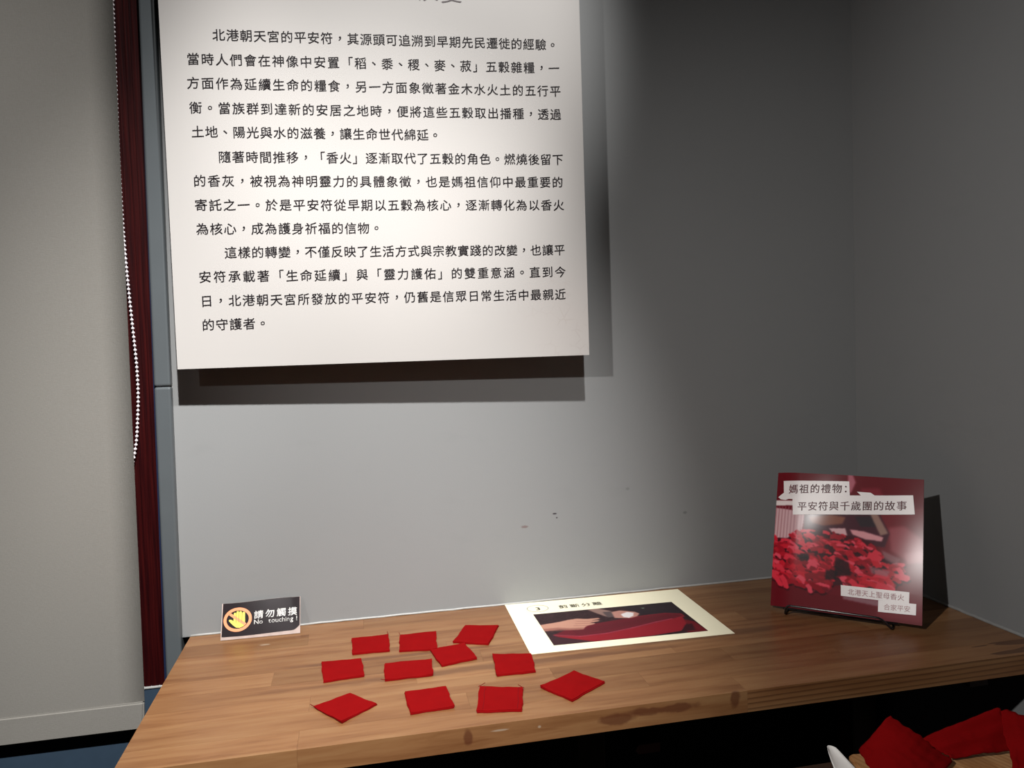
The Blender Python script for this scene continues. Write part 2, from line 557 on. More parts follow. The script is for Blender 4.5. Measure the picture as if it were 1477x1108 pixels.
def bead_run(name, a, b, r, n=60):
    """hand-smeared caulk along a joint"""
    a, b = Vector(a), Vector(b)
    rnd = random.Random(3)
    me = tube_mesh(name, [a.lerp(b, i / n) + Vector((0, 0, rnd.uniform(-1, 1) * 0.0004)) for i in range(n + 1)], r, 6)
    return link(name, me, M['caulk'], kind='structure')
bead_run('caulk_bead_back', (0.0005, -0.0002, 0.0012), (XR, -0.0002, 0.0012), 0.0019)  # caulk bead where the table meets the back wall
M['caulk_grey'] = simple('painted_over_caulk', (0.24, 0.24, 0.235), 0.5, 0.3, 0.15, 120)
o = bead_run('caulk_bead_right', (XR + 0.0002, 0, 0.0016), (xr(-0.389) + 0.0002, -0.389, 0.0016), 0.0026)  # caulk bead where the table meets the right wall
o.data.materials.clear(); o.data.materials.append(M['caulk_grey'])

# ------------------------------------------------------------------ roller blind and its bead chain
blind = thing('roller_blind', 'beige fabric roller blind pulled down over the window at the left', 'blind', (-0.0622, -0.014, -0.125))
tilt = 0.0095 * 1.0
def bx(z):      # right edge of the cloth at height z above the hem
    return 0.0 + z * 0.0095
ZB = 0.0395
nz, nx = 40, 24
V, F = [], []
for k in range(nz + 1):
    z = ZB + (1.80 - ZB) * k / nz
    for i in range(nx + 1):
        a = i / nx
        x = bx(z) - 0.86 * (1 - a)
        y = 0.0016 * math.sin(7 * a + 1.3 * z) + 0.0007 * math.sin(19 * a + 4 * z)
        V.append((x - 0.0035, y, z))
n0 = len(V)
V += [(x, y + 0.0008, z) for x, y, z in V]
for k in range(nz):
    for i in range(nx):
        q = k * (nx + 1) + i
        F.append((q, q + 1, q + nx + 2, q + nx + 1))
        F.append((n0 + q + nx + 1, n0 + q + nx + 2, n0 + q + 1, n0 + q))
for k in range(nz):
    for i in (0, nx):
        q = k * (nx + 1) + i
        F.append((q, q + nx + 1, n0 + q + nx + 1, n0 + q))
me = bpy.data.meshes.new('fabric'); me.from_pydata(V, [], F)
for p in me.polygons: p.use_smooth = True
link('fabric', me, M['blind'], blind)
me = prism_mesh('hem_bar', [(-0.866, -0.004, 0.0), (-0.0055, -0.004, 0.0), (-0.0035, 0.004, 0.0), (-0.866, 0.004, 0.0)],
                [(-0.866, -0.004, 0.040), (-0.0030, -0.0035, 0.040), (-0.0030, 0.004, 0.040), (-0.866, 0.004, 0.040)])
bm = bmesh.new(); bm.from_mesh(me); bmesh.ops.bevel(bm, geom=list(bm.edges), offset=0.0022, segments=3, affect='EDGES'); bm.to_mesh(me); bm.free()
link('hem_bar', me, M['blind'], blind)

# chain: hanging loop seen past the blind's edge
def chain_path():
    return CHAIN
CHAIN = [Vector(p) for p in [(-0.0565, -0.009, 0.98), (-0.0573, -0.009, 0.9016), (-0.0585, -0.009, 0.8433), (-0.0592, -0.009, 0.7945), (-0.0603, -0.009, 0.7356),
         (-0.0606, -0.009, 0.6766), (-0.0604, -0.0075, 0.6173), (-0.0590, -0.007, 0.5576), (-0.0565, -0.007, 0.4976), (-0.0540, -0.007, 0.4474), (-0.0523, -0.007, 0.4070), (-0.0525, -0.007, 0.3666),
         (-0.0555, -0.007, 0.3261), (-0.0589, -0.007, 0.2958), (-0.0651, -0.008, 0.2677), (-0.072, -0.008, 0.260)]]
def catmull(P, step):
    out = []
    for i in range(len(P) - 1):
        p0 = P[max(i - 1, 0)]; p1 = P[i]; p2 = P[i + 1]; p3 = P[min(i + 2, len(P) - 1)]
        for j in range(20):
            t = j / 20
            out.append(0.5 * ((2 * p1) + (p2 - p0) * t + (2 * p0 - 5 * p1 + 4 * p2 - p3) * t * t + (3 * p1 - p0 - 3 * p2 + p3) * t ** 3))
    out.append(P[-1])
    res = [out[0]]; acc = 0
    for a, b in zip(out, out[1:]):
        d = (b - a).length
        while acc + d >= step:
            f = (step - acc) / d
            a = a.lerp(b, f); d = (b - a).length; acc = 0
            res.append(a.copy())
        acc += d
    return res
pts = catmull(CHAIN, 0.0063)
chain = thing('bead_chain', 'white plastic bead chain hanging down the right edge of the blind', 'chain', tuple(pts[-1]))
base = Vector(pts[-1])
link('cord', tube_mesh('cord', [p - base for p in pts], 0.0007, 6), M['bead'], chain)
bm = bmesh.new(); bmesh.ops.create_icosphere(bm, subdivisions=2, radius=0.0024)
for v in bm.verts: v.co.z *= 0.92
bead_me = bm_mesh('bead', bm, True); bead_me.materials.append(M['bead'])
for p in pts:
    o = link('bead', bead_me, None, chain); o.location = p - base

# ------------------------------------------------------------------ poster on its backing panel
PL = Vector((0.0111, -0.045, 0.4024)); PR = Vector((0.6177, -0.0625, 0.4024))
PE = (PR - PL).normalized(); PN = PE.cross(Vector((0, 0, 1)))   # PN points out of the wall
if PN.y > 0: PN = -PN
PW = 0.6068; PH = 0.66
poster = thing('information_poster', 'large white poster of black Chinese text hanging on the grey back wall', 'poster', tuple(PL))
def pfn(u, v, d=0.0):
    return PE * u + Vector((0, 0, v)) + PN * d
def slab_mesh(name, u0, u1, v0, v1, d0, d1, rc=0.0):
    pts = []
    if rc > 0:
        for cx, cy, a0 in ((u1 - rc, v1 - rc, 0), (u0 + rc, v1 - rc, 90), (u0 + rc, v0 + rc, 180), (u1 - rc, v0 + rc, 270)):
            for k in range(7):
                a = math.radians(a0 + 15 * k)
                pts.append((cx + rc * math.cos(a), cy + rc * math.sin(a)))
    else:
        pts = [(u0, v0), (u1, v0), (u1, v1), (u0, v1)]
    return prism_mesh(name, [pfn(u, v, d0) for u, v in pts], [pfn(u, v, d1) for u, v in pts])
link('paper_sheet', slab_mesh('paper_sheet', 0, PW, 0, PH, -0.0012, 0.0), M['poster'], poster)
link('backing_panel', slab_mesh('backing_panel', 0.0215, PW - 0.002, 0.0008, PH - 0.02, -0.012, -0.0014, 0.010), M['panel'], poster)
for u in (0.15, 0.45):
    me = prism_mesh('wall_mount', [PE * u + Vector((0, 0, 0.30)) + PN * -0.011, PE * (u + 0.04) + Vector((0, 0, 0.30)) + PN * -0.011, PE * (u + 0.04) + Vector((0, 0, 0.42)) + PN * -0.011, PE * u + Vector((0, 0, 0.42)) + PN * -0.011],
                    [Vector((u, 0.045, 0.30)), Vector((u + 0.04, 0.045, 0.30)), Vector((u + 0.04, 0.045, 0.42)), Vector((u, 0.045, 0.42))])
    link('wall_mount', me, M['panel'], poster)
LINES = [
 ('北港朝天宮的平安符，其源頭可追溯到早期先民遷徙的經驗。', 0.0785, 0.4709, 0.5630, 0.4734),
 ('當時人們會在神像中安置「稻、黍、稷、麥、菽」五穀雜糧，一', 0.0425, 0.4364, 0.5639, 0.4384),
 ('方面作為延續生命的糧食，另一方面象徵著金木水火土的五行平', 0.0410, 0.4031, 0.5650, 0.4042),
 ('衡。當族群到達新的安居之地時，便將這些五穀取出播種，透過', 0.0426, 0.3687, 0.5644, 0.3691),
 ('土地、陽光與水的滋養，讓生命世代綿延。', 0.0437, 0.3351, 0.3794, 0.3352),
 ('隨著時間推移，「香火」逐漸取代了五穀的角色。燃燒後留下', 0.0783, 0.3002, 0.5656, 0.3009),
 ('的香灰，被視為神明靈力的具體象徵，也是媽祖信仰中最重要的', 0.0430, 0.2662, 0.5641, 0.2665),
 ('寄託之一。於是平安符從早期以五穀為核心，逐漸轉化為以香火', 0.0432, 0.2322, 0.5649, 0.2317),
 ('為核心，成為護身祈福的信物。', 0.0434, 0.1985, 0.2876, 0.1983),
 ('這樣的轉變，不僅反映了生活方式與宗教實踐的改變，也讓平', 0.0802, 0.1647, 0.5641, 0.1633),
 ('安符承載著「生命延續」與「靈力護佑」的雙重意涵。直到今', 0.0437, 0.1305, 0.5642, 0.1296),
 ('日，北港朝天宮所發放的平安符，仍舊是信眾日常生活中最親近', 0.0441, 0.0962, 0.5632, 0.0951),
 ('的守護者。', 0.0448, 0.0621, 0.1198, 0.0624)]
pt = lambda u, v: pfn(u, v, 0.0004)
for s, u0, v0, u1, v1 in LINES:
    n = len(s) - 1
    text_on('text_line', M['ink'], poster, pt, [(ch, u0 + (u1 - u0) * i / n, v0 + (v1 - v0) * i / n, 0.0178) for i, ch in enumerate(s)], rise=0.06, bold=0.010)
TITLE = '平安符的起源與演變'
text_on('title_line', M['ink_soft'], poster, pt, [(ch, 0.4110 - 0.0345 * (len(TITLE) - 1 - i), 0.5448 + 0.0010 * (len(TITLE) - 1 - i), 0.0325) for i, ch in enumerate(TITLE)], rise=0.05)

# ------------------------------------------------------------------ long table of glued pine staves
TD = 0.3892; TH = 0.0262
table = thing('laminated_pine_table', 'long laminated pine counter against the grey back wall', 'table', (0, 0, 0))
rnd = random.Random(11)
rows = 9
rw = TD / rows
front_cuts = [0.0, 0.1815, 0.69, xr(-0.37)]
for r in range(rows):
    y1 = -r * rw; y0 = y1 - rw
    xe = xr(y1) - 0.0006
    if r == rows - 1:
        cuts = [0.0, 0.1815, 0.70, xe]
    elif r == 3:
        cuts = [0.0, 0.37, 0.8174, xe]
    else:
        cuts = [0.0]
        x = rnd.uniform(0.12, 0.42)
        while x < xe - 0.12:
            cuts.append(x); x += rnd.uniform(0.22, 0.5)
        cuts.append(xe)
    for a, b in zip(cuts, cuts[1:]):
        g = 0.00007
        me = bm_mesh('stave', box_bm(a + (g if a else 0), b - g, y0 + g, y1 - g, -TH, -rnd.uniform(0, 0.00008)))
        ringed = (r == rows - 1 and a > 0.5)
        link('stave', me, M['pine_ring'] if ringed else M['pine'], table)
box('joist', (0.572, 0.60, -0.36, 0.0, -0.075, -TH), M['oxblood'], table)
box('front_rail', (0.03, 1.10, -0.05, -0.02, -0.075, -TH), M['dark_wood'], table)
for x in (0.04, 0.572, 1.05):
    box('leg', (x, x + 0.045, -0.09, -0.045, -0.78, -TH), M['dark_wood'], table, bev=0.003)
    box('bracket', (x + 0.002, x + 0.03, -0.34, -0.09, -0.06, -TH), M['dark_wood'], table)

# ------------------------------------------------------------------ folded red cloth squares
def cloth_piece(name, label, quad, seed, group=None, th=0.0020, cat='cloth', threads=(), seam=False, puff=0.0007, z0=0.0003, top=None, mat='cloth'):
    """quad TL, TR, BR, BL (x, y) or (x, y, z); a folded double layer with cut, slightly frayed edges"""
    rn = random.Random(seed)
    Q = [Vector(q) if len(q) == 3 else Vector((q[0], q[1], 0)) for q in quad]
    cen = sum(Q, Vector()) / 4
    base = Vector((cen.x, cen.y, min(q.z for q in Q)))
    root = thing(name, label, cat, tuple(base), 0, group)
    N = 22
    ph = [rn.uniform(0, 6.28) for _ in range(10)]
    def edge_w(t, k):
        e = math.sin(math.pi * t) * (0.0007 * math.sin(3.1 * t * 2 + ph[k]) + 0.0003 * math.sin(17 * t + ph[k + 1])) + 0.00016 * rn.uniform(-1, 1)
        return e
    eT = [edge_w(i / N, 0) for i in range(N + 1)]; eB = [edge_w(i / N, 2) for i in range(N + 1)]
    eL = [edge_w(i / N, 4) for i in range(N + 1)]; eR = [edge_w(i / N, 6) for i in range(N + 1)]
    U = (Q[1] - Q[0] + Q[2] - Q[3]).normalized(); W = (Q[0] - Q[3] + Q[1] - Q[2]).normalized()
    corner_lift = [rn.uniform(0, 0.0013) for _ in range(4)]
    def surf(i, j):
        a, b = i / N, j / N
        p = (Q[0] * (1 - a) + Q[1] * a) * (1 - b) + (Q[3] * (1 - a) + Q[2] * a) * b
        p = p + W * (eT[i] * (1 - b) + eB[i] * b) + U * (eL[j] * (1 - a) + eR[j] * a)
        h = puff * (math.sin(math.pi * a) * math.sin(math.pi * b)) ** 0.5
        h += 0.0004 * math.sin(5 * a + ph[8]) * math.sin(4 * b + ph[9])
        cl = [((1 - a) * (1 - b)), (a * (1 - b)), (a * b), ((1 - a) * b)]
        h += sum(c ** 5 * l for c, l in zip(cl, corner_lift))
        return p, h
    nrm = U.cross(W).normalized()
    if nrm.z < 0: nrm = -nrm
    def sheet(lo, hi, shift, nm, parent):
        V, F = [], []
        for k in (0, 1):
            for j in range(N + 1):
                for i in range(N + 1):
                    p, h = surf(i, j)
                    z = (hi + h) if k else (lo + (h * 0.25 if lo > z0 else max(0, h - puff) * 0.3))
                    V.append(tuple(p - base + shift + nrm * z))
        n0 = (N + 1) ** 2
        for j in range(N):
            for i in range(N):
                q = j * (N + 1) + i
                F.append((n0 + q, n0 + q + N + 1, n0 + q + N + 2, n0 + q + 1))
                F.append((q, q + 1, q + N + 2, q + N + 1))
        rim = [j * (N + 1) for j in range(N + 1)] + [N * (N + 1) + i for i in range(1, N + 1)] + [j * (N + 1) + N for j in range(N - 1, -1, -1)] + [i for i in range(N - 1, 0, -1)]
        for a, b in zip(rim, rim[1:] + rim[:1]):
            F.append((a, b, b + n0, a + n0))
        me = bpy.data.meshes.new(nm); me.from_pydata(V, [], F)
        bm = bmesh.new(); bm.from_mesh(me); bmesh.ops.recalc_face_normals(bm, faces=bm.faces); bm.to_mesh(me); bm.free()
        for pl in me.polygons: pl.use_smooth = True
        me.set_sharp_from_angle(angle=math.radians(50))
        return link(nm, me, M[mat], parent)
    sh = U * rn.uniform(-0.0010, 0.0010) + W * rn.uniform(-0.0013, -0.0004)
    sheet(z0, z0 + th * 0.45, sh, 'lower_layer', root)
    sheet(z0 + th * 0.5, z0 + th, Vector(), 'upper_layer', root)
    for (ci, dx, dy) in threads:
        p = Q[ci] - base
        a = p + Vector((0, 0, z0 + th))
        pts = [a - Vector((dx, dy, 0)) * 0.3, a + Vector((dx, dy, 0.001)) * 1.0 * 0.5, a + Vector((dx * 1.2, dy, 0)) + Vector((0, 0, 0.002))]
        link('loose_thread', tube_mesh('loose_thread', pts, 0.0004, 5), M['thread'], root)
    if seam:
        for a in seam:
            pts = []
            for j in range(1, N):
                p, h = surf(int(a * N), j)
                pts.append(p - base + nrm * (z0 + th + h + 0.0001))
            link('hem_seam', tube_mesh('hem_seam', pts, 0.00028, 5), M['thread'], root)
    return root

CL = [
 ([(0.2376, -0.0838), (0.2906, -0.0826), (0.2898, -0.1450), (0.2386, -0.1428)], 'red cloth square in the back row, nearest the no-touching sign', ((1, -0.001, 0.006),), False),
 ([(0.3074, -0.0905), (0.3602, -0.0918), (0.3551, -0.1591), (0.3028, -0.1514)], 'red cloth square in the middle of the back row of three', ((0, -0.001, 0.004),), False),
 ([(0.4056, -0.0786), (0.4539, -0.0933), (0.4262, -0.1617), (0.3789, -0.1396)], 'slanted red cloth square at the right end of the back row, beside the cream card', (), False),
 ([(0.3445, -0.1585), (0.3944, -0.1496), (0.4034, -0.2058), (0.3543, -0.2177)], 'tilted red cloth square touching the corner of the middle back-row square', (), False),
 ([(0.1983, -0.1606), (0.2507, -0.1637), (0.2545, -0.2205), (0.2034, -0.2253)], 'red cloth square at the left end of the second row', (), False),
 ([(0.2813, -0.1895), (0.3439, -0.1933), (0.3408, -0.2431), (0.2801, -0.2430)], 'wide red cloth rectangle with a stray thread, second from left in the second row', ((3, -0.005, -0.001),), False),
 ([(0.4253, -0.2000), (0.4766, -0.2125), (0.4690, -0.2690), (0.4186, -0.2676)], 'red cloth square just in front of the left front corner of the cream card', (), False),
 ([(0.1939, -0.2937), (0.2363, -0.2695), (0.2670, -0.3068), (0.2267, -0.3432)], 'red cloth turned like a diamond at the left end of the front row', ((0, -0.003, 0.002),), False),
 ([(0.3019, -0.2841), (0.3522, -0.2823), (0.3561, -0.3391), (0.3052, -0.3427)], 'red cloth square second from left in the front row, near the table edge', (), False),
 ([(0.3929, -0.2938), (0.4431, -0.3122), (0.4291, -0.3684), (0.3784, -0.3578)], 'red cloth square with two stitched side seams and corner threads in the front row', ((0, 0.006, 0.003), (1, -0.004, 0.005)), (0.14, 0.92)),
 ([(0.4644, -0.3142), (0.5167, -0.2827), (0.5442, -0.3227), (0.4915, -0.3606)], 'red cloth turned like a diamond at the right end of the front row', (), False)]
for k, (q, lab, th_, se) in enumerate(CL):
    cloth_piece('red_cloth_square', lab, q, 100 + k, 'red cloth squares laid out on the table', threads=th_, seam=se)

# ------------------------------------------------------------------ painting helper for the printed pictures
def poly_mask(X, Y, pts):
    ins = np.zeros(X.shape, bool)
    n = len(pts)
    for i in range(n):
        x1, y1 = pts[i]; x2, y2 = pts[(i + 1) % n]
        if y1 == y2: continue
        c = ((Y >= min(y1, y2)) & (Y < max(y1, y2)) & (X < (x2 - x1) * (Y - y1) / (y2 - y1) + x1))
        ins ^= c
    return ins
def blur(a, k):
    for _ in range(k):
        p = np.pad(a, ((1, 1), (1, 1)) + ((0, 0),) * (a.ndim - 2), mode='edge')
        a = (p[:-2, 1:-1] + p[2:, 1:-1] + p[1:-1, :-2] + p[1:-1, 2:] + 2 * p[1:-1, 1:-1]) / 6
    return a
def put(img, X, Y, pts, col, soft=0, alpha=1.0):
    mk = poly_mask(X, Y, pts).astype(float)
    if soft: mk = blur(mk, soft)
    mk = (mk * alpha)[..., None]
    return img * (1 - mk) + np.array(col, float) * mk
def seg(img, X, Y, pts, wd, col, soft=0.6, alpha=1.0, asp=1.0):
    for (x1, y1), (x2, y2) in zip(pts, pts[1:]):
        dx, dy = (x2 - x1) * asp, y2 - y1
        L = dx * dx + dy * dy + 1e-12
        t = np.clip((((X - x1) * asp) * dx + (Y - y1) * dy) / L, 0, 1)
        d = np.hypot((X - x1) * asp - t * dx, Y - y1 - t * dy)
        mk = np.clip((wd - d) / (wd * soft) , 0, 1)[..., None] * alpha
        img = img * (1 - mk) + np.array(col, float) * mk
    return img
def srgb2lin(a):
    a = np.clip(a / 255.0, 0, 1)
    return np.where(a <= 0.04045, a / 12.92, ((a + 0.055) / 1.055) ** 2.4)
def picture(name, mat, parent, fn, img, back=None):
    H_, W_ = img.shape[:2]
    V = [tuple(fn(i / (W_ - 1), j / (H_ - 1))) for j in range(H_) for i in range(W_)]
    idx = np.arange(H_ * W_).reshape(H_, W_)
    F = np.stack([idx[1:, :-1], idx[1:, 1:], idx[:-1, 1:], idx[:-1, :-1]], -1).reshape(-1, 4).tolist()
    me = bpy.data.meshes.new(name); me.from_pydata(V, [], F)
    for p in me.polygons: p.use_smooth = True
    ca = me.color_attributes.new('Col', 'FLOAT_COLOR', 'POINT')
    data = np.ones((H_ * W_, 4), np.float32); data[:, :3] = srgb2lin(img).reshape(-1, 3)
    ca.data.foreach_set('color', data.ravel())
    return link(name, me, mat, parent)

# ------------------------------------------------------------------ cream card with printed photograph
card = thing('printed_card', 'cream step card with a printed photo lying flat against the wall', 'card', (0.4815, -0.0014, 0.0), -0.0253)
CW, CD = 0.297, 0.210
rnc = random.Random(5)
bm = bmesh.new()
box_bm(0, CW, -CD, 0, 0.0002, 0.0006, bm=bm)
link('card_sheet', bm_mesh('card_sheet', bm), M['card'], card)
pic = [(0.0352, -0.0573), (0.2619, -0.0594), (0.2648, -0.1921), (0.0376, -0.1878)]
def cfn(u, v, d=0.0009):
    x = (pic[0][0] * (1 - u) + pic[1][0] * u) * (1 - v) + (pic[3][0] * (1 - u) + pic[2][0] * u) * v
    y = (pic[0][1] * (1 - u) + pic[1][1] * u) * (1 - v) + (pic[3][1] * (1 - u) + pic[2][1] * u) * v
    return (x, y, d)
Wp, Hp = 260, 150
X, Y = np.meshgrid(np.linspace(0, 1, Wp), np.linspace(0, 1, Hp))
rs = np.random.RandomState(4)
img = np.zeros((Hp, Wp, 3)) + np.array((46, 20, 26.0))
img += blur(rs.normal(0, 30, (Hp, Wp, 1)), 3) * 1.0
img = put(img, X, Y, [(0.62, 0), (1, 0), (1, 0.4), (0.7, 0.35)], (34, 24, 34), 8, 0.7)
# basket: dark inner side, then bright outer side and rims
img = put(img, X, Y, [(0.04, 0.71), (0.13, 0.60), (0.31, 0.494), (0.534, 0.418), (0.69, 0.376), (0.867, 0.35), (0.97, 0.42), (0.966, 0.53), (0.9, 0.56), (0.75, 0.61), (0.563, 0.72), (0.37, 0.81), (0.195, 0.83)], (104, 12, 30), 2)
for k in range(40):
    a = k / 40
    x = 0.18 + 0.7 * a; y = 0.62 - 0.2 * a
    img = seg(img, X, Y, [(x, y), (x + 0.015, y + 0.14 - 0.05 * a)], 0.006, (78, 6, 22), alpha=0.5)
img = put(img, X, Y, [(0.04, 0.731), (0.195, 0.83), (0.371, 0.815), (0.563, 0.725), (0.748, 0.62), (0.869, 0.56), (0.951, 0.50), (0.93, 0.72), (0.84, 0.93), (0.62, 0.99), (0.419, 1.0), (0.152, 1.0)], (152, 16, 34), 1)
img = put(img, X, Y, [(0, 0.78), (0.05, 0.76), (0.15, 0.88), (0.26, 1.0), (0, 1.0)], (58, 22, 32), 3)
img = put(img, X, Y, [(0.94, 0.60), (0.99, 0.70), (1.0, 1.0), (0.86, 1.0), (0.92, 0.8)], (118, 14, 28), 3)
img = put(img, X, Y, [(0.90, 0.78), (0.96, 0.74), (0.93, 0.95), (0.85, 0.95)], (60, 8, 22), 4)
img = seg(img, X, Y, [(0.043, 0.712), (0.195, 0.819), (0.371, 0.803), (0.563, 0.714), (0.748, 0.604), (0.869, 0.549)], 0.018, (196, 66, 88), 1.0, 0.85, 1.7)
img = seg(img, X, Y, [(0.60, 0.40), (0.75, 0.365), (0.867, 0.36), (0.96, 0.42), (0.965, 0.50), (0.90, 0.545)], 0.014, (162, 30, 48), 1.0, 0.8, 1.7)
# left hand and forearm
skin = (206, 152, 130)
img = put(img, X, Y, [(0.0, 0.37), (0.132, 0.324), (0.20, 0.285), (0.264, 0.27), (0.33, 0.315), (0.404, 0.31), (0.415, 0.345), (0.35, 0.375), (0.40, 0.385), (0.39, 0.42), (0.327, 0.44), (0.359, 0.475), (0.34, 0.50), (0.30, 0.52), (0.273, 0.563), (0.25, 0.62), (0.167, 0.60), (0.10, 0.56), (0.0, 0.575)], skin, 2)
img = put(img, X, Y, [(0.0, 0.50), (0.1, 0.50), (0.17, 0.55), (0.26, 0.57), (0.25, 0.63), (0.167, 0.62), (0.0, 0.58)], (150, 92, 80), 4, 0.7)
for q in ([(0.25, 0.36), (0.35, 0.40)], [(0.23, 0.43), (0.34, 0.46)], [(0.21, 0.49), (0.30, 0.52)]):
    img = seg(img, X, Y, q, 0.012, (140, 78, 72), 1.0, 0.6, 1.7)
# right hand, sleeve and white slip
img = put(img, X, Y, [(0.382, 0.0), (0.46, 0.0), (0.53, 0.12), (0.53, 0.30), (0.48, 0.33), (0.43, 0.186)], (150, 118, 108), 3)
img = put(img, X, Y, [(0.47, 0.14), (0.53, 0.13), (0.525, 0.33), (0.47, 0.33)], (74, 62, 66), 3, 0.8)
img = put(img, X, Y, [(0.529, 0.16), (0.59, 0.13), (0.68, 0.22), (0.70, 0.29), (0.67, 0.37), (0.62, 0.41), (0.56, 0.39), (0.51, 0.36)], (196, 140, 126), 2)
img = put(img, X, Y, [(0.575, 0.26), (0.63, 0.205), (0.667, 0.25), (0.645, 0.345), (0.605, 0.40), (0.575, 0.36)], (244, 236, 236), 1)
img = put(img, X, Y, [(0.745, 0.10), (0.775, 0.12), (0.76, 0.15)], (120, 140, 120), 1)
picture('printed_photo', M['photo'], card, cfn, blur(img, 1) * 0.86)
cf = lambda u, v: (u, v, 0.0009)
text_on('step_heading', M['ink_soft'], card, cf, [(ch, 0.0892 + 0.0187 * i, -0.0345, 0.0165) for i, ch in enumerate('剪斷分離')], bold=0.003)
text_on('step_number', M['ink_soft'], card, cf, [('3', 0.0478, -0.0325, 0.0185)], bold=0.008)
ring = [(0.0478 + 0.0172 * math.cos(a), -0.0318 + 0.0160 * math.sin(a), 0.0009) for a in [2 * math.pi * k / 48 for k in range(48)]]
ring2 = [(0.0478 + 0.0164 * math.cos(a), -0.0318 + 0.0152 * math.sin(a), 0.0009) for a in [2 * math.pi * k / 48 for k in range(48)]]
me = bpy.data.meshes.new('number_ring'); me.from_pydata(ring + ring2, [], [(k, (k + 1) % 48, 48 + (k + 1) % 48, 48 + k) for k in range(48)])
link('number_ring', me, M['ink_soft'], card)

# ------------------------------------------------------------------ no-touching sign
SB = Vector((0.0482, -0.0338, 0.0)); SE = Vector((0.1620, -0.0356, 0.0)) - SB
SWd = SE.length; SE.normalize(); st = math.radians(31)
SN = Vector((SE.y, -SE.x, 0)); SU = Vector((0, 0, math.cos(st))) - SN * math.sin(st); SO = SE.cross(SU); 
if SO.y > 0: SO = -SO
SHt = 0.0545
sign = thing('no_touching_sign', 'small black no-touching sign with a yellow hand leaning on the wall', 'sign', tuple(SB))
def sfn(u, v, d=0.0):
    """u left to right, v top to bottom; the card is slightly warped"""
    warp = 0.0012 * math.sin(u * 5.2 + 0.3) * (1 - v) + 0.0016 * max(0, u - 0.9) / 0.1 * (1 - v) * 0.5
    top = 0.0012 * math.sin(u * 6.28 * 0.9 + 3.6) * (1 - v)
    return SE * (u * SWd) + SU * ((1 - v) * SHt + top + 0.0008) + SO * (d + warp)
def curved_slab(name, u0, u1, v0, v1, d0, d1, mat, parent, fn, nu=24, nv=8, smooth=True):
    V, F = [], []
    for d in (d0, d1):
        for j in range(nv + 1):
            for i in range(nu + 1):
                V.append(tuple(fn(u0 + (u1 - u0) * i / nu, v0 + (v1 - v0) * j / nv, d)))
    n0 = (nu + 1) * (nv + 1)
    for j in range(nv):
        for i in range(nu):
            q = j * (nu + 1) + i
            F += [(q, q + 1, q + nu + 2, q + nu + 1), (n0 + q, n0 + q + nu + 1, n0 + q + nu + 2, n0 + q + 1)]
    rim = [j * (nu + 1) for j in range(nv + 1)] + [nv * (nu + 1) + i for i in range(1, nu + 1)] + [j * (nu + 1) + nu for j in range(nv - 1, -1, -1)] + [i for i in range(nu - 1, 0, -1)]
    for a, b in zip(rim, rim[1:] + rim[:1]):
        F.append((a, b, b + n0, a + n0))
    me = bpy.data.meshes.new(name); me.from_pydata(V, [], F)
    bm = bmesh.new(); bm.from_mesh(me); bmesh.ops.recalc_face_normals(bm, faces=bm.faces); bm.to_mesh(me); bm.free()
    for p in me.polygons: p.use_smooth = True
    me.set_sharp_from_angle(angle=math.radians(40))
    return link(name, me, mat, parent)
curved_slab('sign_board', 0, 1, 0, 1, -0.0022, 0.0, M['sign_clear'], sign, sfn)
# black print area: leaves the clear strip along the bottom and a lifted lower right corner
V, F = [], []
nu, nv = 40, 14
for j in range(nv + 1):
    for i in range(nu + 1):
        a, b = i / nu, j / nv
        vb = 0.915 + 0.012 * math.sin(a * 5) - 0.13 * max(0, (a - 0.90) / 0.10) ** 2
        V.append(tuple(sfn(0.012 + 0.98 * a, 0.004 + (vb - 0.004) * b, 0.0003)))
for j in range(nv):
    for i in range(nu):
        q = j * (nu + 1) + i
        F.append((q, q + 1, q + nu + 2, q + nu + 1))
me = bpy.data.meshes.new('black_print'); me.from_pydata(V, [], F)
for p in me.polygons: p.use_smooth = True
link('black_print', me, M['sign_black'], sign)
s3 = lambda u, v: sfn(u, v, 0.0007)
s4 = lambda u, v: sfn(u, v, 0.0010)
s5 = lambda u, v: sfn(u, v, 0.0013)
n = 64
cu, cv, ru, rv = 0.205, 0.472, 0.178, 0.332
iu, iv = 0.140, 0.250
V = [tuple(s3(cu + ru * math.cos(a), cv + rv * math.sin(a))) for a in [2 * math.pi * k / n for k in range(n)]] + \
    [tuple(s3(cu + iu * math.cos(a), cv + iv * math.sin(a))) for a in [2 * math.pi * k / n for k in range(n)]]
me = bpy.data.meshes.new('prohibition_ring'); me.from_pydata(V, [], [(k, (k + 1) % n, n + (k + 1) % n, n + k) for k in range(n)])
link('prohibition_ring', me, M['sign_orange'], sign)
def fing(x0, x1, top, bot):
    w_ = (x1 - x0) / 2; c_ = (x0 + x1) / 2
    return [(x0, bot), (x1, bot)] + [(c_ + w_ * math.cos(a), top + 0.035 - 0.035 * math.sin(a)) for a in [math.pi * k / 6 for k in range(7)]]
hand = [fing(0.153, 0.183, 0.275, 0.50), fing(0.187, 0.218, 0.235, 0.50), fing(0.222, 0.256, 0.245, 0.50), fing(0.260, 0.297, 0.275, 0.55),
        [(0.153, 0.40), (0.297, 0.40), (0.300, 0.58), (0.285, 0.665), (0.235, 0.705), (0.190, 0.690), (0.150, 0.62), (0.118, 0.55), (0.093, 0.488), (0.100, 0.458), (0.125, 0.462), (0.153, 0.505)]]
flat_poly('hand_print', M['sign_yellow'], sign, s4, hand)
flat_poly('finger_lines', M['sign_line'], sign, s5, [[(x, 0.30), (x + 0.006, 0.30), (x + 0.006, 0.55), (x, 0.55)] for x in (0.183, 0.218, 0.256)])
